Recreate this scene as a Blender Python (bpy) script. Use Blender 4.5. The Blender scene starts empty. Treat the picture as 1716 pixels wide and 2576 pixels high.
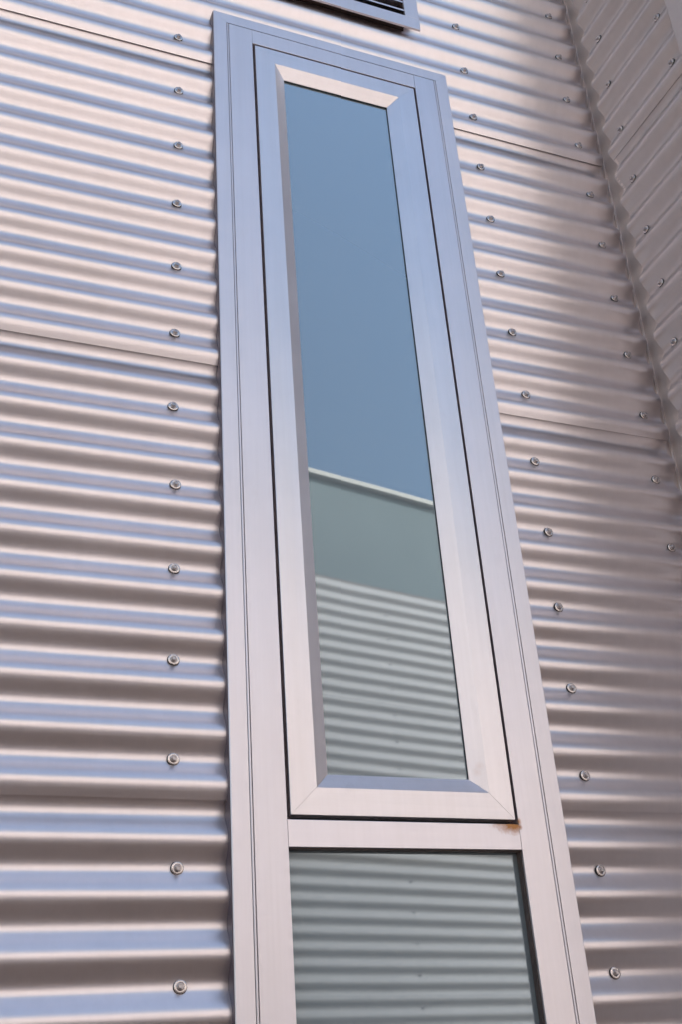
import bpy, math, random
from mathutils import Vector, Matrix, noise

random.seed(7)
scene = bpy.context.scene
COL = scene.collection
Z0 = 3.59                      # height of the wall's reference valley above the ground
PITCH, AMP = 0.076, 0.008      # corrugation pitch and half depth
TAU = 2 * math.pi

# ------------------------------------------------------------------ camera
cam_data = bpy.data.cameras.new("camera")
cam = bpy.data.objects.new("camera", cam_data)
COL.objects.link(cam)
cam_data.sensor_fit = 'VERTICAL'
cam_data.sensor_height = 36.0
cam_data.lens = 2854.5 / 2576 * 36.0
cam_data.clip_start = 0.02
cam_data.clip_end = 500
_r = Vector((0.928919, -0.363992, -0.067964))
_d = Vector((0.116080, 0.460555, -0.880008))
_f = Vector((0.351617, 0.809567, 0.470070))
m = Matrix.Identity(4)
for i in range(3):
    m[i][0], m[i][1], m[i][2] = _r[i], -_d[i], -_f[i]
m[0][3], m[1][3], m[2][3] = -0.11377, -1.57777, -1.99138 + Z0
cam.matrix_world = m
scene.camera = cam

# ------------------------------------------------------------------ sky, sun, exposure
SUN_EL, SUN_AZ = math.radians(46), math.radians(12)      # azimuth from +Y towards +X
world = bpy.data.worlds.new("World")
scene.world = world
world.use_nodes = True
nt = world.node_tree
bg = nt.nodes["Background"]
sky = nt.nodes.new("ShaderNodeTexSky")
sky.sky_type = 'NISHITA'
sky.sun_disc = False
sky.sun_elevation = SUN_EL
sky.sun_rotation = SUN_AZ
sky.altitude = 50
sky.air_density = 1.5
sky.dust_density = 4.0
sky.ozone_density = 1.1
nt.links.new(sky.outputs[0], bg.inputs[0])
bg.inputs[1].default_value = 0.15

sun_data = bpy.data.lights.new("sun", 'SUN')
sun_data.energy = 2.5
sun_data.angle = math.radians(0.5)
sun_data.color = (1.0, 0.965, 0.925)
sun = bpy.data.objects.new("sun", sun_data)
COL.objects.link(sun)
to_sun = Vector((math.sin(SUN_AZ) * math.cos(SUN_EL), math.cos(SUN_AZ) * math.cos(SUN_EL), math.sin(SUN_EL)))
sun.rotation_euler = to_sun.to_track_quat('Z', 'Y').to_euler()
sun.location = (2, 6, 12)

scene.view_settings.view_transform = 'Standard'
scene.view_settings.look = 'None'
scene.view_settings.gamma = 1.0
scene.view_settings.use_curve_mapping = False
scene.view_settings.exposure = 1.16
scene.render.engine = 'CYCLES'
scene.cycles.max_bounces = 12
scene.cycles.glossy_bounces = 8
scene.cycles.diffuse_bounces = 5

# ------------------------------------------------------------------ materials
def new_mat(name):
    mt = bpy.data.materials.new(name)
    mt.use_nodes = True
    return mt, mt.node_tree, mt.node_tree.nodes["Principled BSDF"]

def N(tree, kind, **inputs):
    n = tree.nodes.new(kind)
    for k, v in inputs.items():
        n.inputs[k.replace('_', ' ')].default_value = v
    return n

def coords(tree, scale=(1, 1, 1)):
    tc = tree.nodes.new("ShaderNodeTexCoord")
    mp = tree.nodes.new("ShaderNodeMapping")
    mp.inputs["Scale"].default_value = scale
    tree.links.new(tc.outputs["Object"], mp.inputs["Vector"])
    return mp.outputs["Vector"]

def ramp(tree, fac, stops):
    r = tree.nodes.new("ShaderNodeValToRGB")
    el = r.color_ramp.elements
    el[0].position, el[0].color = stops[0][0], (*stops[0][1], 1)
    el[1].position, el[1].color = stops[-1][0], (*stops[-1][1], 1)
    for pos, c in stops[1:-1]:
        e = el.new(pos)
        e.color = (*c, 1)
    tree.links.new(fac, r.inputs["Fac"])
    return r.outputs["Color"]

def mix_rgb(tree, fac, a, b, mode='MIX'):
    mx = tree.nodes.new("ShaderNodeMix")
    mx.data_type = 'RGBA'
    mx.blend_type = mode
    for sock, val in ((mx.inputs[0], fac), (mx.inputs[6], a), (mx.inputs[7], b)):
        if hasattr(val, 'links'):
            tree.links.new(val, sock)
        elif isinstance(val, (int, float)):
            sock.default_value = val
        else:
            sock.default_value = (*val, 1)
    return mx.outputs[2]

def math_node(tree, op, a, b=0.0, clamp=False):
    n = tree.nodes.new("ShaderNodeMath")
    n.operation = op
    n.use_clamp = clamp
    for i, v in enumerate((a, b)):
        if hasattr(v, 'links'):
            tree.links.new(v, n.inputs[i])
        else:
            n.inputs[i].default_value = v
    return n.outputs[0]

def metal(name, base, rough, streak=(6, 6, 90), streak_amt=0.06, blotch=3.0, grain=700, metallic=1.0, dirt=0.25):
    """satin metal: rolled streaks, soft blotches, fine spangle and a little grime."""
    mt, t, b = new_mat(name)
    n1 = N(t, "ShaderNodeTexNoise", Scale=1.0, Detail=4.0, Roughness=0.6)
    t.links.new(coords(t, streak), n1.inputs["Vector"])
    n2 = N(t, "ShaderNodeTexNoise", Scale=blotch, Detail=5.0, Roughness=0.6)
    t.links.new(coords(t), n2.inputs["Vector"])
    n4 = N(t, "ShaderNodeTexNoise", Scale=26.0, Detail=8.0, Roughness=0.75)
    t.links.new(coords(t, (1, 1, 0.35)), n4.inputs["Vector"])
    lo = tuple(c * (1 - streak_amt) for c in base)
    hi = tuple(min(1, c * (1 + streak_amt)) for c in base)
    c1 = ramp(t, n1.outputs["Fac"], [(0.3, lo), (0.7, hi)])
    c2 = ramp(t, n2.outputs["Fac"], [(0.3, (0.93, 0.925, 0.92)), (0.7, (1, 1, 1))])
    c = mix_rgb(t, 1.0, c1, c2, 'MULTIPLY')
    n5 = N(t, "ShaderNodeTexNoise", Scale=1.0, Detail=6.0, Roughness=0.65)
    t.links.new(coords(t, (55, 55, 2.2)), n5.inputs["Vector"])
    c = mix_rgb(t, 1.0, c, ramp(t, n5.outputs["Fac"], [(0.40, (0.975, 0.972, 0.968)), (0.60, (1, 1, 1))]), 'MULTIPLY')
    grime = ramp(t, n4.outputs["Fac"], [(0.58, (0, 0, 0)), (0.78, (1, 1, 1))])
    gf = math_node(t, 'MULTIPLY', grime, dirt)
    c = mix_rgb(t, gf, c, (0.42, 0.34, 0.27))
    t.links.new(c, b.inputs["Base Color"])
    b.inputs["Metallic"].default_value = metallic
    r1 = math_node(t, 'MULTIPLY', n2.outputs["Fac"], 0.12)
    r = math_node(t, 'ADD', r1, rough - 0.06)
    r = math_node(t, 'ADD', r, math_node(t, 'MULTIPLY', gf, 0.5))
    t.links.new(r, b.inputs["Roughness"])
    return mt

M_SHEET = metal("silver_sheet", (0.765, 0.70, 0.71), 0.34, streak=(2, 40, 90), streak_amt=0.012, blotch=4.0, dirt=0.04, metallic=0.90)
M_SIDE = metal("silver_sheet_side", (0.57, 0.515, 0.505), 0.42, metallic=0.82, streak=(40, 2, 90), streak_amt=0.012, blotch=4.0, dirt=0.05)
M_FLASH = metal("flashing_metal", (0.76, 0.67, 0.64), 0.46, streak=(30, 30, 4), blotch=7.0, dirt=0.06, metallic=0.5)
M_FRAME = metal("anodised_frame", (0.765, 0.715, 0.745), 0.43, metallic=0.85, streak=(220, 220, 1.2), streak_amt=0.01, blotch=4.0, dirt=0.08)
M_RAIL = metal("anodised_rail", (0.765, 0.715, 0.745), 0.43, metallic=0.85, streak=(1.2, 220, 220), streak_amt=0.01, blotch=4.0, dirt=0.10)
M_BEAD = metal("anodised_sash", (0.765, 0.715, 0.73), 0.37, metallic=0.88, streak=(90, 90, 3), streak_amt=0.012, blotch=5.0, dirt=0.12)
M_SCREW = metal("galvanised_screw", (0.64, 0.585, 0.565), 0.27, streak=(300, 300, 300), streak_amt=0.08, blotch=60.0, dirt=0.2)

M_HEX = metal("hex_head_zinc", (0.44, 0.41, 0.42), 0.34, streak=(300, 300, 300), streak_amt=0.08, blotch=60.0, dirt=0.2)

def plain(name, base, rough, spec=0.4, var=0.2, scale=40):
    mt, t, b = new_mat(name)
    n = N(t, "ShaderNodeTexNoise", Scale=scale, Detail=5.0)
    t.links.new(coords(t), n.inputs["Vector"])
    t.links.new(ramp(t, n.outputs["Fac"], [(0.3, tuple(c * (1 - var) for c in base)), (0.7, tuple(c * (1 + var) for c in base))]), b.inputs["Base Color"])
    b.inputs["Roughness"].default_value = rough
    b.inputs["Specular IOR Level"].default_value = spec
    return mt

M_SEAL = plain("bronze_seal", (0.10, 0.070, 0.068), 0.55)
M_RUBBER = plain("black_gasket", (0.018, 0.018, 0.022), 0.55)
M_CUT = plain("cut_edge_shade", (0.075, 0.055, 0.055), 0.6)  # cut edges toned dark to draw the shadow line at the laps
M_CHANNEL = plain("glazing_channel", (0.065, 0.045, 0.040), 0.5)
M_DARK = plain("dark_void", (0.02, 0.017, 0.02), 0.8)
M_GUM = plain("screw_gasket", (0.03, 0.03, 0.03), 0.7)
M_FASCIA = plain("painted_fascia", (0.20, 0.25, 0.265), 0.6, var=0.05, scale=3)
M_OPP = metal("pale_coated_sheet", (0.60, 0.58, 0.575), 0.45, streak=(2, 40, 90), streak_amt=0.03, metallic=0.1, dirt=0.05)
M_CAP = plain("light_cap", (0.72, 0.70, 0.66), 0.45, var=0.04)
M_ADDED_EAVE = plain("added_eave_paint", (0.30, 0.27, 0.26), 0.6, var=0.05, scale=4)
M_ROOF = plain("roof_sheet", (0.35, 0.34, 0.33), 0.5)

# glazed with a grey reflective coating
def glass(name, tint, body, amount):
    mt, t, b = new_mat(name)
    t.nodes.remove(b)
    out = t.nodes["Material Output"]
    df = N(t, "ShaderNodeBsdfDiffuse", Color=(*body, 1))
    gl = N(t, "ShaderNodeBsdfGlossy", Color=(*tint, 1), Roughness=0.014)
    lw = N(t, "ShaderNodeLayerWeight", Blend=0.5)     # the coating mirrors more at a glancing angle
    f = math_node(t, 'ADD', math_node(t, 'MULTIPLY', lw.outputs["Facing"], 0.85), amount, clamp=True)
    n = N(t, "ShaderNodeTexNoise", Scale=2.2, Detail=1.0)
    t.links.new(coords(t), n.inputs["Vector"])
    bp = N(t, "ShaderNodeBump", Strength=0.12, Distance=0.002)
    t.links.new(n.outputs["Fac"], bp.inputs["Height"])
    t.links.new(bp.outputs["Normal"], gl.inputs["Normal"])
    mx = t.nodes.new("ShaderNodeMixShader")
    t.links.new(f, mx.inputs[0])
    t.links.new(df.outputs[0], mx.inputs[1])
    t.links.new(gl.outputs[0], mx.inputs[2])
    t.links.new(mx.outputs[0], out.inputs["Surface"])
    return mt
M_GLASS = glass("coated_glass", (0.84, 0.94, 1.0), (0.145, 0.178, 0.195), 0.085)

def rusty(mt_src, name, spots, rad, stretch=(1, 1, 1), strength=1.1):
    """a copy of a metal with rust stains bleeding from given points (object coordinates)."""
    mt = mt_src.copy()
    mt.name = name
    t = mt.node_tree
    b = t.nodes["Principled BSDF"]
    src = b.inputs["Base Color"].links[0].from_socket
    rsrc = b.inputs["Roughness"].links[0].from_socket
    tc = t.nodes.new("ShaderNodeTexCoord")
    nz = N(t, "ShaderNodeTexNoise", Scale=90.0, Detail=6.0, Roughness=0.7)
    t.links.new(tc.outputs["Object"], nz.inputs["Vector"])
    total = None
    for p in spots:
        sub = t.nodes.new("ShaderNodeVectorMath"); sub.operation = 'SUBTRACT'
        t.links.new(tc.outputs["Object"], sub.inputs[0]); sub.inputs[1].default_value = p
        mul = t.nodes.new("ShaderNodeVectorMath"); mul.operation = 'MULTIPLY'
        t.links.new(sub.outputs[0], mul.inputs[0]); mul.inputs[1].default_value = stretch
        ln = t.nodes.new("ShaderNodeVectorMath"); ln.operation = 'LENGTH'
        t.links.new(mul.outputs[0], ln.inputs[0])
        d = math_node(t, 'DIVIDE', ln.outputs["Value"], rad)
        d = math_node(t, 'ADD', d, math_node(t, 'MULTIPLY', math_node(t, 'SUBTRACT', nz.outputs["Fac"], 0.5), 1.3))
        f = math_node(t, 'SUBTRACT', 1.0, d, clamp=True)
        total = f if total is None else math_node(t, 'MAXIMUM', total, f)
    f = math_node(t, 'MULTIPLY', total, strength, clamp=True)
    c = mix_rgb(t, f, src, (0.58, 0.27, 0.095))
    t.links.new(c, b.inputs["Base Color"])
    t.links.new(math_node(t, 'ADD', rsrc, math_node(t, 'MULTIPLY', f, 0.4)), b.inputs["Roughness"])
    t.links.new(math_node(t, 'SUBTRACT', 1.0, math_node(t, 'MULTIPLY', f, 0.7)), b.inputs["Metallic"])
    return mt

def paving_mat():
    mt, t, b = new_mat("brown_paving")
    n1 = N(t, "ShaderNodeTexNoise", Scale=0.8, Detail=6.0)
    t.links.new(coords(t), n1.inputs["Vector"])
    n2 = N(t, "ShaderNodeTexNoise", Scale=90.0, Detail=6.0)
    t.links.new(coords(t), n2.inputs["Vector"])
    c1 = ramp(t, n1.outputs["Fac"], [(0.3, (0.22, 0.155, 0.115)), (0.7, (0.30, 0.22, 0.165))])
    c2 = ramp(t, n2.outputs["Fac"], [(0.3, (0.75, 0.75, 0.75)), (0.7, (1, 1, 1))])
    t.links.new(mix_rgb(t, 1.0, c1, c2, 'MULTIPLY'), b.inputs["Base Color"])
    b.inputs["Roughness"].default_value = 0.9
    bp = N(t, "ShaderNodeBump", Strength=0.4, Distance=0.004)
    t.links.new(n2.outputs["Fac"], bp.inputs["Height"])
    t.links.new(bp.outputs["Normal"], b.inputs["Normal"])
    return mt
M_PAVE = paving_mat()

# ------------------------------------------------------------------ object helpers
def link(name, verts, faces, mat, parent=None, smooth=False):
    me = bpy.data.meshes.new(name)
    me.from_pydata([tuple(v) for v in verts], [], faces)
    me.update()
    if mat:
        me.materials.append(mat)
    if smooth:
        me.polygons.foreach_set("use_smooth", [True] * len(me.polygons))
    o = bpy.data.objects.new(name, me)
    COL.objects.link(o)
    if parent:
        o.parent = parent
    return o

def empty(name, loc, label, cat, group=None):
    o = bpy.data.objects.new(name, None)
    COL.objects.link(o)
    o.location = loc
    o.empty_display_size = 0.1
    o["label"], o["category"] = label, cat
    if group:
        o["group"] = group
    return o

def local(verts, origin):
    return [(v[0] - origin[0], v[1] - origin[1], v[2] - origin[2]) for v in verts]

def bevel(o, w, seg=2):
    md = o.modifiers.new("edge", 'BEVEL')
    md.width, md.segments, md.limit_method, md.angle_limit = w, seg, 'ANGLE', math.radians(25)
    md.harden_normals = False
    return o

def box(name, x0, x1, y0, y1, z0, z1, mat, parent, origin, bw=0.0):
    v = [(x, y, z) for x in (x0, x1) for y in (y0, y1) for z in (z0, z1)]
    f = [(0, 1, 3, 2), (4, 6, 7, 5), (0, 4, 5, 1), (2, 3, 7, 6), (0, 2, 6, 4), (1, 5, 7, 3)]
    o = link(name, local(v, origin), f, mat, parent)
    if bw:
        bevel(o, bw)
    return o

def sweep(name, prof, ends, mat, parent, origin, bw=0.0, smooth=False):
    """a closed profile (list of (a, y)) swept between two end functions a,y -> point."""
    n = len(prof)
    v = [ends[0](a, y) for a, y in prof] + [ends[1](a, y) for a, y in prof]
    f = [(i, (i + 1) % n, n + (i + 1) % n, n + i) for i in range(n)]
    f += [tuple(range(n - 1, -1, -1)), tuple(range(n, 2 * n))]
    o = link(name, local(v, origin), f, mat, parent, smooth)
    import bmesh
    bm = bmesh.new(); bm.from_mesh(o.data)
    bmesh.ops.recalc_face_normals(bm, faces=bm.faces)
    bm.to_mesh(o.data); bm.free()
    if bw:
        bevel(o, bw)
    return o

def wave(z, ph=0.0):
    """corrugation depth: valley 0 at z = k * pitch, crest -2*AMP half way between."""
    return -AMP * (1 - math.cos(TAU * (z - ph) / PITCH))

def sheet(name, u0, u1, z0, z1, place, mat, parent, holes=(), ph=0.0, tilt=0.0042, lip=0.0018, du=0.09, seed=0.0, wob=0.4, step=PITCH / 16):
    """one corrugated sheet; place(u, depth, z) -> point. Its lower edge laps over the sheet below."""
    us = [u0 + (u1 - u0) * i / max(1, round((u1 - u0) / du)) for i in range(max(1, round((u1 - u0) / du)) + 1)]
    for h in holes:
        us += [h[0], h[1]]
    us = sorted(set(round(u, 5) for u in us))
    nz = round((z1 - z0) / step)
    zs = [z0 + (z1 - z0) * i / nz for i in range(nz + 1)]
    for h in holes:                                  # snap rows to the cut edges
        for e in (h[2], h[3]):
            k = min(range(len(zs)), key=lambda i: abs(zs[i] - e))
            if z0 < e < z1:
                zs[k] = e
    v, idx = [], {}
    for j, z in enumerate(zs):
        for i, u in enumerate(us):
            a = noise.noise(Vector((u * 2.2 + seed, z * 3.0, seed * 3.1))) * wob
            b = noise.noise(Vector((u * 6.0, z * 14.0 + seed, 5.7))) * wob
            d = wave(z + 0.0011 * a + 0.0004 * b, ph) - tilt * (1 - (z - z0) / (z1 - z0)) + 0.0005 * a * 0.5
            d -= lip * math.exp(-(z - z0) / 0.010)
            idx[i, j] = len(v)
            v.append(place(u, d, z))
    f = []
    for j in range(len(zs) - 1):
        for i in range(len(us) - 1):
            cu, cz = (us[i] + us[i + 1]) / 2, (zs[j] + zs[j + 1]) / 2
            if any(h[0] < cu < h[1] and h[2] < cz < h[3] for h in holes):
                continue
            f.append((idx[i, j], idx[i + 1, j], idx[i + 1, j + 1], idx[i, j + 1]))
    o = link(name, v, f, mat, parent, smooth=True)
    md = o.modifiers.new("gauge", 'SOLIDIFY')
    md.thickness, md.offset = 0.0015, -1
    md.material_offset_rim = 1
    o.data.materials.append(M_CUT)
    es = o.modifiers.new('crisp_edges', 'EDGE_SPLIT')
    es.split_angle = math.radians(50)
    return o

# ------------------------------------------------------------------ screw prototype (washer, gasket ring, hex head)
def lathe(pts, n, hexa=False):
    v, f = [], []
    for r, h in pts:
        for k in range(n):
            a = TAU * k / n
            v.append((r * math.cos(a), -h, r * math.sin(a)))
    for i in range(len(pts) - 1):
        for k in range(n):
            f.append((i * n + k, i * n + (k + 1) % n, (i + 1) * n + (k + 1) % n, (i + 1) * n + k))
    f.append(tuple((len(pts) - 1) * n + k for k in range(n)))
    return v, f

def seat(z, lap0):
    """how far the lapped sheet stands off at height z."""
    t = ((lap0 - z) / 0.76) % 1.0
    return -0.0042 * (0.76 * t + 0.085) / 0.845

def mesh_of(name, v, f, mat, smooth=True):
    me = bpy.data.meshes.new(name)
    me.from_pydata(v, [], f)
    me.materials.append(mat)
    if smooth:
        me.polygons.foreach_set("use_smooth", [True] * len(me.polygons))
    me.update()
    return me

ME_WASHER = mesh_of("screw_washer", *lathe([(0.0082, 0.0020), (0.0088, 0.0023), (0.0089, 0.0028), (0.0084, 0.0032), (0.0060, 0.0040), (0.0054, 0.0036), (0.0048, 0.0034), (0.002, 0.0034)], 20), M_SCREW)
ME_GUM = mesh_of("screw_seal", *lathe([(0.0090, -0.0014), (0.0096, 0.0006), (0.0093, 0.0019), (0.004, 0.0022)], 16), M_GUM)
_v, _f = lathe([(0.0045, 0.0033), (0.0046, 0.0042), (0.0040, 0.0045)], 18)
_hv, _hf = lathe([(0.0039, 0.0044), (0.0039, 0.0082), (0.0034, 0.0088), (0.0023, 0.0088), (0.0019, 0.0083)], 6)
ME_HEX = mesh_of("screw_hex_head", _v + _hv, _f + [tuple(i + len(_v) for i in q) for q in _hf], M_HEX, smooth=False)

def screw(parent, loc, rotz=0.0):
    rnd = random.uniform
    s = bpy.data.objects.new("screw", ME_WASHER); COL.objects.link(s)
    s.parent = parent
    s.location = loc
    s.rotation_euler = (rnd(-.07, .07), rnd(0, 6.28), rotz + rnd(-.07, .07))
    s.rotation_mode = 'ZXY' if False else 'XYZ'
    s.matrix_local = Matrix.Translation(loc) @ Matrix.Rotation(rotz, 4, 'Z') @ Matrix.Rotation(rnd(-.08, .08), 4, 'X') @ Matrix.Rotation(rnd(-.08, .08), 4, 'Z') @ Matrix.Rotation(rnd(0, 6.28), 4, 'Y')
    h = bpy.data.objects.new("hex_head", ME_HEX); COL.objects.link(h); h.parent = s
    g = bpy.data.objects.new("sealing_ring", ME_GUM); COL.objects.link(g); g.parent = s
    return s

# ------------------------------------------------------------------ ground
G = 60
ground = link("ground", [(-G, -G, 0), (G, -G, 0), (G, G, 0), (-G, G, 0)], [(0, 1, 2, 3)], M_PAVE)
ground["kind"] = "structure"

# ------------------------------------------------------------------ the main corrugated wall
wall = empty("corrugated_wall", (0, 0, Z0), "silver corrugated metal wall with horizontal ribs around the tall window", "wall")
front = lambda u, d, z: (u, d, z)
LAP0 = -0.060
XL, XE = -3.2, 1.306
WIN_HOLE = (0.366, 0.892, -9, 0.074)
VENT_HOLE = (0.434, 0.824, 0.232, 0.480)
k = 0
for i in range(-2, 6):                      # courses; i = 0 hangs from the lap at LAP0 down
    top = LAP0 - 0.76 * (i - 1)
    bot = top - 0.76
    z1, z0 = min(top + 0.085, 1.33), max(bot, -Z0 + 0.12)
    if z1 - z0 < 0.05:
        continue
    if bot > 0.1:
        sheet("cladding_sheet", XL, XE, z0, z1, front, M_SHEET, wall, holes=(VENT_HOLE,), seed=i * 1.7)
    elif top > 0.1:
        sheet("cladding_sheet", XL, XE, z0, z1, front, M_SHEET, wall, holes=(WIN_HOLE, VENT_HOLE), seed=i * 1.7)
    else:
        sheet("cladding_sheet", XL, WIN_HOLE[0], z0, z1, front, M_SHEET, wall, seed=i * 1.7)
        sheet("cladding_sheet", WIN_HOLE[1], XE, z0, z1, front, M_SHEET, wall, seed=i * 1.7 + 9)
COLS = {
    'a': ([0.2842, 0.2859, 0.2850, 0.2816, 0.2808, 0.2778, 0.2757, 0.2796, 0.2777, 0.2766, 0.2762, 0.2826, 0.2867], 0),
    'b': ([0.9698, 0.9720, 0.9744, 0.9733, 0.9754, 0.9764, 0.9799, 0.9860, 0.9823, 0.9845, 0.9777, 0.9749, 0.9715, 0.9721, 0.9664], -2),
    'c': ([1.2562, 1.2575, 1.2513, 1.2553, 1.2591, 1.2603, 1.2592, 1.2593, 1.2640, 1.2599, 1.2594], -3),
}
for xs, first in COLS.values():
    for n_ in range(-7, 22):
        j = n_ - first
        x = xs[j] if 0 <= j < len(xs) else xs[0 if j < 0 else -1] + random.uniform(-.003, .003)
        screw(wall, (x, seat(-0.152 * n_, LAP0) - 0.0008, -0.152 * n_ - 0.001))
for n_ in range(-7, 22):                    # next stud to the left
    screw(wall, (-0.62 + random.uniform(-.004, .004), seat(-0.152 * n_, LAP0) - 0.0008, -0.152 * n_))
box("backing_panel", XL, 0.36, 0.012, 0.14, -Z0, 1.36, M_DARK, wall, (0, 0, 0))
box("backing_panel", 0.90, XE + 0.02, 0.012, 0.14, -Z0, 1.36, M_DARK, wall, (0, 0, 0))
box("backing_panel", 0.3605, 0.8995, 0.012, 0.14, 0.50, 1.36, M_DARK, wall, (0, 0, 0))
box("backing_panel", 0.3605, 0.8995, 0.012, 0.14, 0.09, 0.215, M_DARK, wall, (0, 0, 0))
box("parapet_capping", XL, XE + 0.01, -0.03, 0.16, 1.365, 1.42, M_FLASH, wall, (0, 0, 0), 0.002)
# the building's bulk behind the wall
box("building_bulk", XL, 7.0, 0.30, 6.0, -Z0, 1.20, M_FASCIA, wall, (0, 0, 0))
box("roof", XL - 0.05, 7.05, 0.161, 6.05, 1.21, 1.30, M_ROOF, wall, (0, 0, 0))

# unseen shallow eave, added to darken the overhead sky mirrored in the sheets
box("added_eave_soffit", XL, XE + 0.004, -0.50, -0.031, 1.375, 1.400, M_ADDED_EAVE, wall, (0, 0, 0), 0.002)
box("added_eave_fascia", XL, XE + 0.004, -0.530, -0.5005, 1.360, 1.440, M_ADDED_EAVE, wall, (0, 0, 0), 0.002)

# ------------------------------------------------------------------ the return wall at the right
SX, SPH = 1.319, -0.012
side = empty("return_wall", (0, 0, Z0), "short dull corrugated metal wall meeting the window wall at the right corner", "wall")
sideplace = lambda u, d, z: (SX + d, u, z)
Y_IN, Y_OUT = -0.047, -0.345
for i in range(-2, 6):
    top = LAP0 - 0.012 - 0.76 * (i - 1)
    bot = top - 0.76
    z1, z0 = min(top + 0.085, 1.33), max(bot, -Z0 + 0.12)
    if z1 - z0 < 0.05:
        continue
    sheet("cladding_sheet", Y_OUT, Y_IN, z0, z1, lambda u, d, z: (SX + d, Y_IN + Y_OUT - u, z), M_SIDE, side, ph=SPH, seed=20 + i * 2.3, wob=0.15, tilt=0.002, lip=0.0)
for n_ in range(-7, 22):
    screw(side, (SX - 0.0008 + 0.45 * seat(SPH - 0.152 * n_, LAP0 - 0.012), -0.0895 + random.uniform(-.004, .004), SPH - 0.152 * n_ - 0.001), -math.pi / 2)
for n_ in range(-7, 22):
    screw(side, (SX - 0.0008 + 0.45 * seat(SPH - 0.152 * n_, LAP0 - 0.012), -0.285 + random.uniform(-.004, .004), SPH - 0.152 * n_ - 0.001), -math.pi / 2)
# profiled closures filling the open ends of the corrugations at the corner
def closure(parent, place, u, ph, mat):
    n = round(4.75 / (PITCH / 12))
    v, f = [], []
    for i in range(n + 1):
        z = -Z0 + 0.13 + i * PITCH / 12
        d = wave(z, ph) - 0.0004
        for uu in (u, u + 0.006):
            v += [place(uu, 0.0012, z), place(uu, d, z)]
    for i in range(n):
        a, b = 4 * i, 4 * (i + 1)
        f += [(a, a + 1, b + 1, b), (a + 2, b + 2, b + 3, a + 3), (a + 1, a + 3, b + 3, b + 1)]
    return link("closure_strip", v, f, mat, parent)
closure(side, sideplace, Y_IN - 0.0075, SPH, M_FLASH)
closure(wall, front, XE - 0.0085, 0.0, M_FLASH)
# outer corner capping and the projecting front beyond it
cap = sweep("corner_capping", [(0, 0), (0.003, -0.004), (0.003, -0.062), (-0.002, -0.068), (-0.062, -0.070), (-0.062, -0.067), (-0.004, -0.064), (0, -0.058)],
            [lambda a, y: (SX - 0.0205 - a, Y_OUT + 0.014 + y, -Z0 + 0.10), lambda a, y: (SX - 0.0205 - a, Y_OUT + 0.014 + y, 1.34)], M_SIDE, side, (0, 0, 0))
FY = Y_OUT - 0.028
for i in range(-2, 6):
    top = LAP0 - 0.76 * (i - 1)
    bot = top - 0.76
    z1, z0 = min(top + 0.085, 1.33), max(bot, -Z0 + 0.12)
    if z1 - z0 < 0.05:
        continue
    sheet("cladding_sheet", SX + 0.02, 7.0, z0, z1, lambda u, d, z: (u, FY + d, z), M_SHEET, side, seed=40 + i, du=0.3, step=PITCH / 10)
box("building_bulk", SX + 0.012, 7.0, FY + 0.012, 0.29, -Z0, 1.36, M_DARK, side, (0, 0, 0))
box("parapet_capping", SX - 0.03, 7.0, FY - 0.03, 0.295, 1.365, 1.42, M_FLASH, side, (0, 0, 0), 0.002)

# ------------------------------------------------------------------ internal corner flashing behind the sheet ends
flash = empty("corner_flashing", (1.31, 0, Z0), "folded metal corner strip with a thin bright fold between the two corrugated walls", "flashing")
CX, CY = 1.3275, 0.0090
prof = [(1.235, CY), (CX - 0.0048, CY), (CX - 0.0052, CY - 0.0040), (CX - 0.0040, CY - 0.0056), (CX, CY - 0.0048), (CX, -0.12), (CX + 0.0012, -0.12),
        (CX + 0.0012, CY + 0.0012), (1.235, CY + 0.0012)]
o = sweep("flashing_strip", prof, [lambda a, y: (a - 1.31, y, -Z0 + 0.05), lambda a, y: (a - 1.31, y, 1.34)], M_FLASH, flash, (0, 0, 0))

# ------------------------------------------------------------------ the window
WX, WB = 0.6287, -3.20
win = empty("narrow_window", (WX, -0.0, Z0 + WB), "tall narrow silver framed window with a bevelled upper sash and reflective glass", "window")
O = (WX, 0, WB)
FY0 = -0.0286                    # face of the frame
FL, FR, FT = 0.3538, 0.9036, 0.0859
GL, GR, GT = 0.3822, 0.8740, 0.0574
JL, JR = 0.4378, 0.8194
TT, TB = -1.6086, -1.6475
SEC = 0.0004                     # hairline joints
# outer trim: two uprights and a head piece, mitred
def trim_prof(w):                # a from the outer edge inwards
    return [(0.0, -0.004), (0.0, FY0 + 0.0012), (0.0012, FY0), (w - SEC, FY0), (w - SEC, -0.004)]
sweep("outer_trim", trim_prof(GL - FL), [lambda a, y: (FL + a, y, WB), lambda a, y: (FL + a, y, FT - a - SEC * .35)], M_FRAME, win, O)
sweep("outer_trim", trim_prof(FR - GR), [lambda a, y: (FR - a, y, WB), lambda a, y: (FR - a, y, FT - a - SEC * .35)], M_FRAME, win, O)
sweep("outer_trim", trim_prof(FT - GT), [lambda a, y: (FL + a + SEC * .35, y, FT - a), lambda a, y: (FR - a - SEC * .35, y, FT - a)], M_RAIL, win, O)
M_GROOVE = plain("groove_backing", (0.22, 0.19, 0.22), 0.6)
M_EDGE = plain("trim_edge_shade", (0.105, 0.085, 0.105), 0.45)
box("edge_shade_strip", FL - 0.0012, FL - .0001, FY0 + 0.0022, -0.003, WB, FT - 0.003, M_EDGE, win, O)  # added strip: shade on the trim's left return put into its colour
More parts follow.
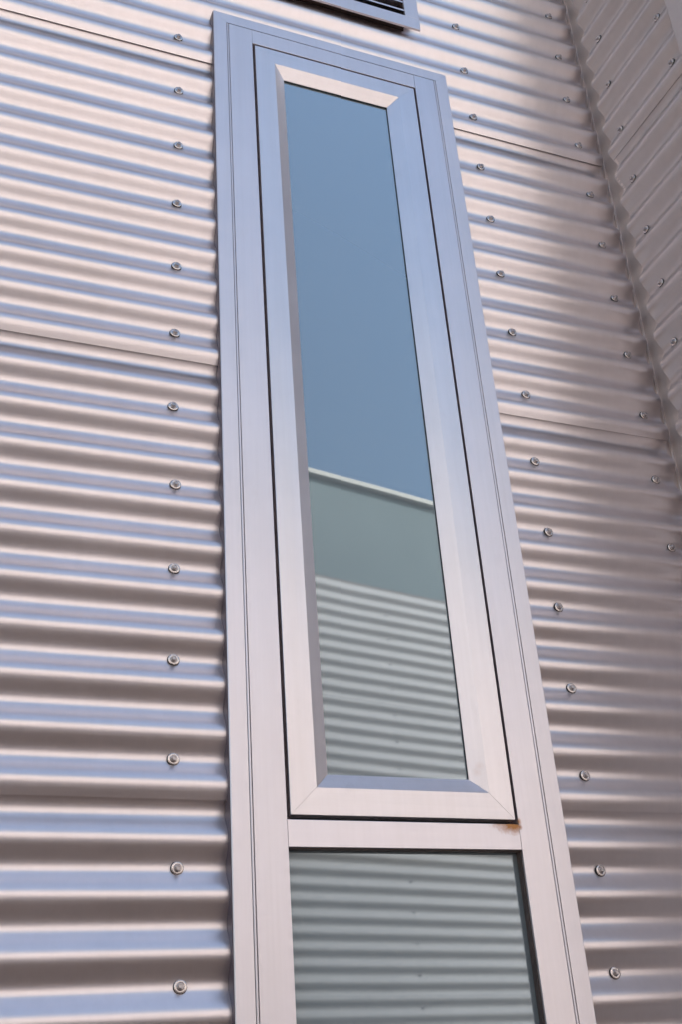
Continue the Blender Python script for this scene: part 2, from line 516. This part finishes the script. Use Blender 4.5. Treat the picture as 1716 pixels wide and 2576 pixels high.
# rounded cover beads in the joint
def rbead(x0, x1):
    r = (x1 - x0) / 2
    return [(x0, -0.006), (x0, FY0 + 0.0016), (x0 + r * .25, FY0 + .0004), (x0 + r * .7, FY0 - .0004), (x0 + r * 1.3, FY0 - .0006), (x0 + r * 1.75, FY0 - .0001), (x1, FY0 + 0.0012), (x1, -0.006)]
sweep("cover_bead", rbead(GL + SEC, GL + 0.0044), [lambda a, y: (a, y, WB), lambda a, y: (a, y, GT - 0.001)], M_FRAME, win, O)
sweep("cover_bead", rbead(GR - 0.0046, GR - SEC), [lambda a, y: (a, y, WB), lambda a, y: (a, y, GT - 0.001)], M_FRAME, win, O)
# stiles, head, transom
box("frame_stile", GL + 0.0052, JL, FY0, 0.05, WB, GT - 0.001, M_FRAME, win, O, 0.0006)
box("frame_stile", JR, GR - 0.0054, FY0, 0.05, WB, GT - 0.001, rusty(M_FRAME, "frame_rust_corner", [(JR - WX, FY0, TT - WB + 0.004), (JR - WX, FY0, TT - WB - 0.004)], 0.006), win, O, 0.0006)
box("head_rail", JL + .0003, JR - .0003, FY0 + 0.0003, 0.05, 0.0158, GT - 0.0008, M_RAIL, win, O, 0.0006)
box("transom", JL + .0003, JR - .0003, FY0 + 0.0003, 0.05, TB, TT,
    rusty(M_RAIL, "transom_rust", [(JR - WX, FY0, TT - WB), (JR - WX - 0.006, FY0, TT - WB)], 0.018, (0.42, 1, 1), strength=1.3), win, O, 0.0006)
# dark backing seen through the joints
box("joint_backing", FL + 0.004, FR - 0.004, -0.0035, 0.0, 0.018, FT - 0.004, M_GROOVE, win, O)
box("joint_backing", FL + 0.004, GL + 0.0055, -0.0058, 0.0, WB, 0.0175, M_GROOVE, win, O)
box("joint_backing", GR - 0.0056, FR - 0.004, -0.0058, 0.0, WB, 0.0175, M_GROOVE, win, O)
# weather seal in the gap round the sash
SL, SR, ST, SB = 0.4435, 0.8145, 0.0106, -1.6018
box("weather_seal", JL + .0005, SL + 0.004, -0.013, 0.03, TT, 0.0158, M_SEAL, win, O)
box("weather_seal", SR - 0.004, JR - .0005, -0.013, 0.03, TT, 0.0158, M_SEAL, win, O)
box("weather_seal", SL + .0045, SR - .0045, -0.013, 0.03, ST - 0.004, 0.0157, M_SEAL, win, O)
box("weather_seal", SL + .0045, SR - .0045, -0.010, 0.03, TT + .0002, SB + 0.003, M_RUBBER, win, O)

# upper sash: four mitred members with a bevelled inner edge, pane and gasket
BW, BD, FW = 0.0243, 0.0153, 0.0423
YG = -0.0092                     # face of the upper glass
sash = box("sash", SL + 0.010, SR - 0.010, 0.004, 0.03, SB + 0.010, ST - 0.010, M_SEAL, win, O)
def sash_prof(fw, crease=0.0):
    return [(0.0, 0.003), (0.0, FY0 + 0.0005), (0.0005, FY0), (fw * 0.62, FY0 - crease), (fw, FY0), (fw + BW, FY0 + BD), (fw + BW, FY0 + BD + 0.0012), (fw + BW - 0.003, 0.003)]
MIT = 0.00018
BOL, BOR, BOT, BOB = 0.4858, 0.7744, -0.0297, -1.5613
wl, wr, wt, wb = BOL - SL, SR - BOR, ST - BOT, BOB - SB
# one shared mitre ratio per corner: members meet along the line through outer and inner corners
def vert_end(aw, zend, zdir, zw):
    return lambda a, y: a
def member(name, fw, side_, mat, crease=0.0):
    if side_ in 'LR':
        tz = lambda a: ST - a * (wt / fw if a <= fw else 1) - (0 if a <= fw else wt - fw) - MIT
        bz = lambda a: SB + a * (wb / fw if a <= fw else 1) + (0 if a <= fw else wb - fw) + MIT
        X = (lambda a: SL + a) if side_ == 'L' else (lambda a: SR - a)
        e = [lambda a, y: (X(a), y, bz(a)), lambda a, y: (X(a), y, tz(a))]
    else:
        lx = lambda a: SL + a * (wl / fw if a <= fw else 1) + (0 if a <= fw else wl - fw) + MIT
        rx = lambda a: SR - a * (wr / fw if a <= fw else 1) - (0 if a <= fw else wr - fw) - MIT
        Zf = (lambda a: ST - a) if side_ == 'T' else (lambda a: SB + a)
        e = [lambda a, y: (lx(a), y, Zf(a)), lambda a, y: (rx(a), y, Zf(a))]
    return sweep(name, sash_prof(fw, crease), e, mat, sash, O)
rust_bead = rusty(M_BEAD, "sash_rust_mark", [(BOR - WX - 0.012, FY0 + .008, BOB - WB + 0.035), (BOR - WX - 0.008, FY0 + .006, BOB - WB + 0.043)], 0.009, strength=0.14)
member("sash_stile", wl, 'L', M_BEAD, 0.0003)
member("sash_stile", wr, 'R', rust_bead, 0.0002)
M_BEADH = metal("anodised_sash_rail", (0.765, 0.715, 0.73), 0.37, metallic=0.88, streak=(3, 90, 90), streak_amt=0.03, blotch=5.0, dirt=0.16)
member("sash_rail", wt, 'T', M_BEADH)
member("sash_rail", wb, 'B', M_BEADH)
IL, IR, IT, IB = BOL + BW, BOR - BW, BOT - BW, BOB + BW
GZ = FY0 + BD + 0.0012
def ring(name, x0, x1, z0, z1, t, y0, y1, mat, parent):
    vo = [(x0, z0), (x1, z0), (x1, z1), (x0, z1)]
    vi = [(x0 + t, z0 + t), (x1 - t, z0 + t), (x1 - t, z1 - t), (x0 + t, z1 - t)]
    v = [(a, y0, b) for a, b in vo] + [(a, y0, b) for a, b in vi] + [(a, y1, b) for a, b in vo] + [(a, y1, b) for a, b in vi]
    f = []
    for i in range(4):
        j = (i + 1) % 4
        f += [(i, j, 4 + j, 4 + i), (4 + i, 4 + j, 12 + j, 12 + i), (8 + i, 12 + i, 12 + j, 8 + j), (i, 8 + i, 8 + j, j)]
    return link(name, local(v, O), f, mat, parent)
ring("gasket", IL - 0.0010, IR + 0.0010, IB - 0.0010, IT + 0.0010, 0.0010, GZ, YG + 0.003, M_RUBBER, sash)
box("pane", IL - 0.0008, IR + 0.0008, YG, 0.0035, IB - 0.0008, IT + 0.0008, M_GLASS, sash, O)

# lower fixed light
YL = -0.0110
box("fixed_pane", JL - 0.004, JR + 0.004, YL, YL + 0.006, WB + 0.05, TB + 0.003, M_GLASS, win, O)
box("glazing_channel", JR - 0.0016, JR - .0002, FY0 + 0.0050, YL - .0002, WB + 0.05, TB - .0003, rusty(M_CHANNEL, "channel_rust", [(JR - WX, FY0 + 0.014, TB - WB)], 0.025) if False else M_CHANNEL, win, O, 0.0004)
box("glazing_channel", JL + .0002, JL + 0.0016, FY0 + 0.0050, YL - .0002, WB + 0.05, TB - .0003, M_CHANNEL, win, O, 0.0004)
box("glazing_channel", JL + .0020, JR - .0020, FY0 + 0.0040, YL - .0002, TB - .0018, TB - .0003, M_CHANNEL, win, O, 0.0004)
box("sill", FL, FR, FY0 - 0.02, 0.05, WB - 0.03, WB, M_RAIL, win, O, 0.001)

# ------------------------------------------------------------------ louvred vent over the window
VC, VZ = 0.629, 0.206
vent = empty("louvre_vent", (VC, -0.035, Z0 + VZ), "metal louvre vent with dark gaps on the corrugated wall just above the tall window", "vent")
VO = (VC, -0.035, VZ)
VL, VR, VB, VT = 0.408, 0.850, 0.206, 0.505
OL, OR, OB, OT = 0.444, 0.8145, 0.2425, 0.469
VY = -0.0370
box("vent_frame_member", VL, VR, VY, VY + 0.0055, VB, OB, M_RAIL, vent, VO, 0.0006)
box("vent_frame_member", VL, VR, VY, VY + 0.0055, OT, VT, M_RAIL, vent, VO, 0.0006)
box("vent_frame_member", VL, OL, VY, VY + 0.0055, OB + .0003, OT - .0003, M_FRAME, vent, VO, 0.0006)
box("vent_frame_member", OR, VR, VY, VY + 0.0055, OB + .0003, OT - .0003, M_FRAME, vent, VO, 0.0006)
# upstand behind the flange, coloured dark to stand for the shadow in that gap
for (a, b, c, d) in ((VL + .028, VR - .028, VB + .028, VB + .030), (VL + .028, VR - .028, VT - .030, VT - .028), (VL + .028, VL + .030, VB + .0305, VT - .0305), (VR - .030, VR - .028, VB + .0305, VT - .0305)):
    box("vent_upstand", a, b, VY + .0056, 0.02, c, d, M_CHANNEL, vent, VO)
box("vent_back", OL - .02, OR + .02, 0.05, 0.055, OB - .01, OT + .01, M_DARK, vent, VO)
z = OB + 0.017
while z < OT - 0.01:
    sl = [(-0.002, z - .0018), (-0.002, z + .0018)]
    v = []
    for x in (OL + .0003, OR - .0003):
        v += [(x, VY + .002, z), (x, VY + .002, z + 0.0050), (x, VY + .0045, z + 0.0062), (x, VY + 0.050, z + 0.040), (x, VY + 0.050, z + 0.0385), (x, VY + .0045, z + 0.0035)]
    f = [(i, (i + 1) % 6, 6 + (i + 1) % 6, 6 + i) for i in range(6)] + [(5, 4, 3, 2, 1, 0), (6, 7, 8, 9, 10, 11)]
    link("louvre_blade", local(v, VO), f, M_RAIL, vent)
    z += 0.0290

# ------------------------------------------------------------------ building across the alley (seen in the glass)
ALPHA = math.radians(12.0)
ox, oy = 2.55, -4.03
opp = empty("opposite_building", (ox, oy, Z0), "corrugated metal building with a plain parapet, mirrored in the window glass", "building")
opp.rotation_euler = (0, 0, -ALPHA)
U0, U1 = -5.2, 9.0
oplace = lambda u, d, z: (-u, -d, z)
OPH = 0.595
for i in range(-1, 7):
    top = 0.80 - 0.76 * i
    bot = top - 0.76
    z1, z0 = min(top + 0.085, 0.765), max(bot, -Z0 + 0.05)
    if z1 - z0 < 0.05:
        continue
    sheet("cladding_sheet", -U1, -U0, z0, z1, oplace, M_OPP, opp, ph=OPH, du=0.3, step=PITCH / 12, seed=60 + i, tilt=0.0015, lip=0.0)
for ux in (-1.8, -0.9, 0.0, 0.93, 1.85):
    for n_ in range(0, 20):
        screw(opp, (ux, 0.0008 - 0.35 * seat(OPH - 0.152 * n_, 0.80), OPH - 0.152 * n_), math.pi)
box("parapet_panel", U0, U1, -0.10, -0.004, 0.715, 1.42, M_FASCIA, opp, (0, 0, 0), 0.003)
box("parapet_capping", U0 - .01, U1 + .01, -0.30, 0.035, 1.422, 1.455, M_CAP, opp, (0, 0, 0), 0.003)
box("building_bulk", U0, U1, -6.0, -0.11, -Z0, 1.40, M_FASCIA, opp, (0, 0, 0))
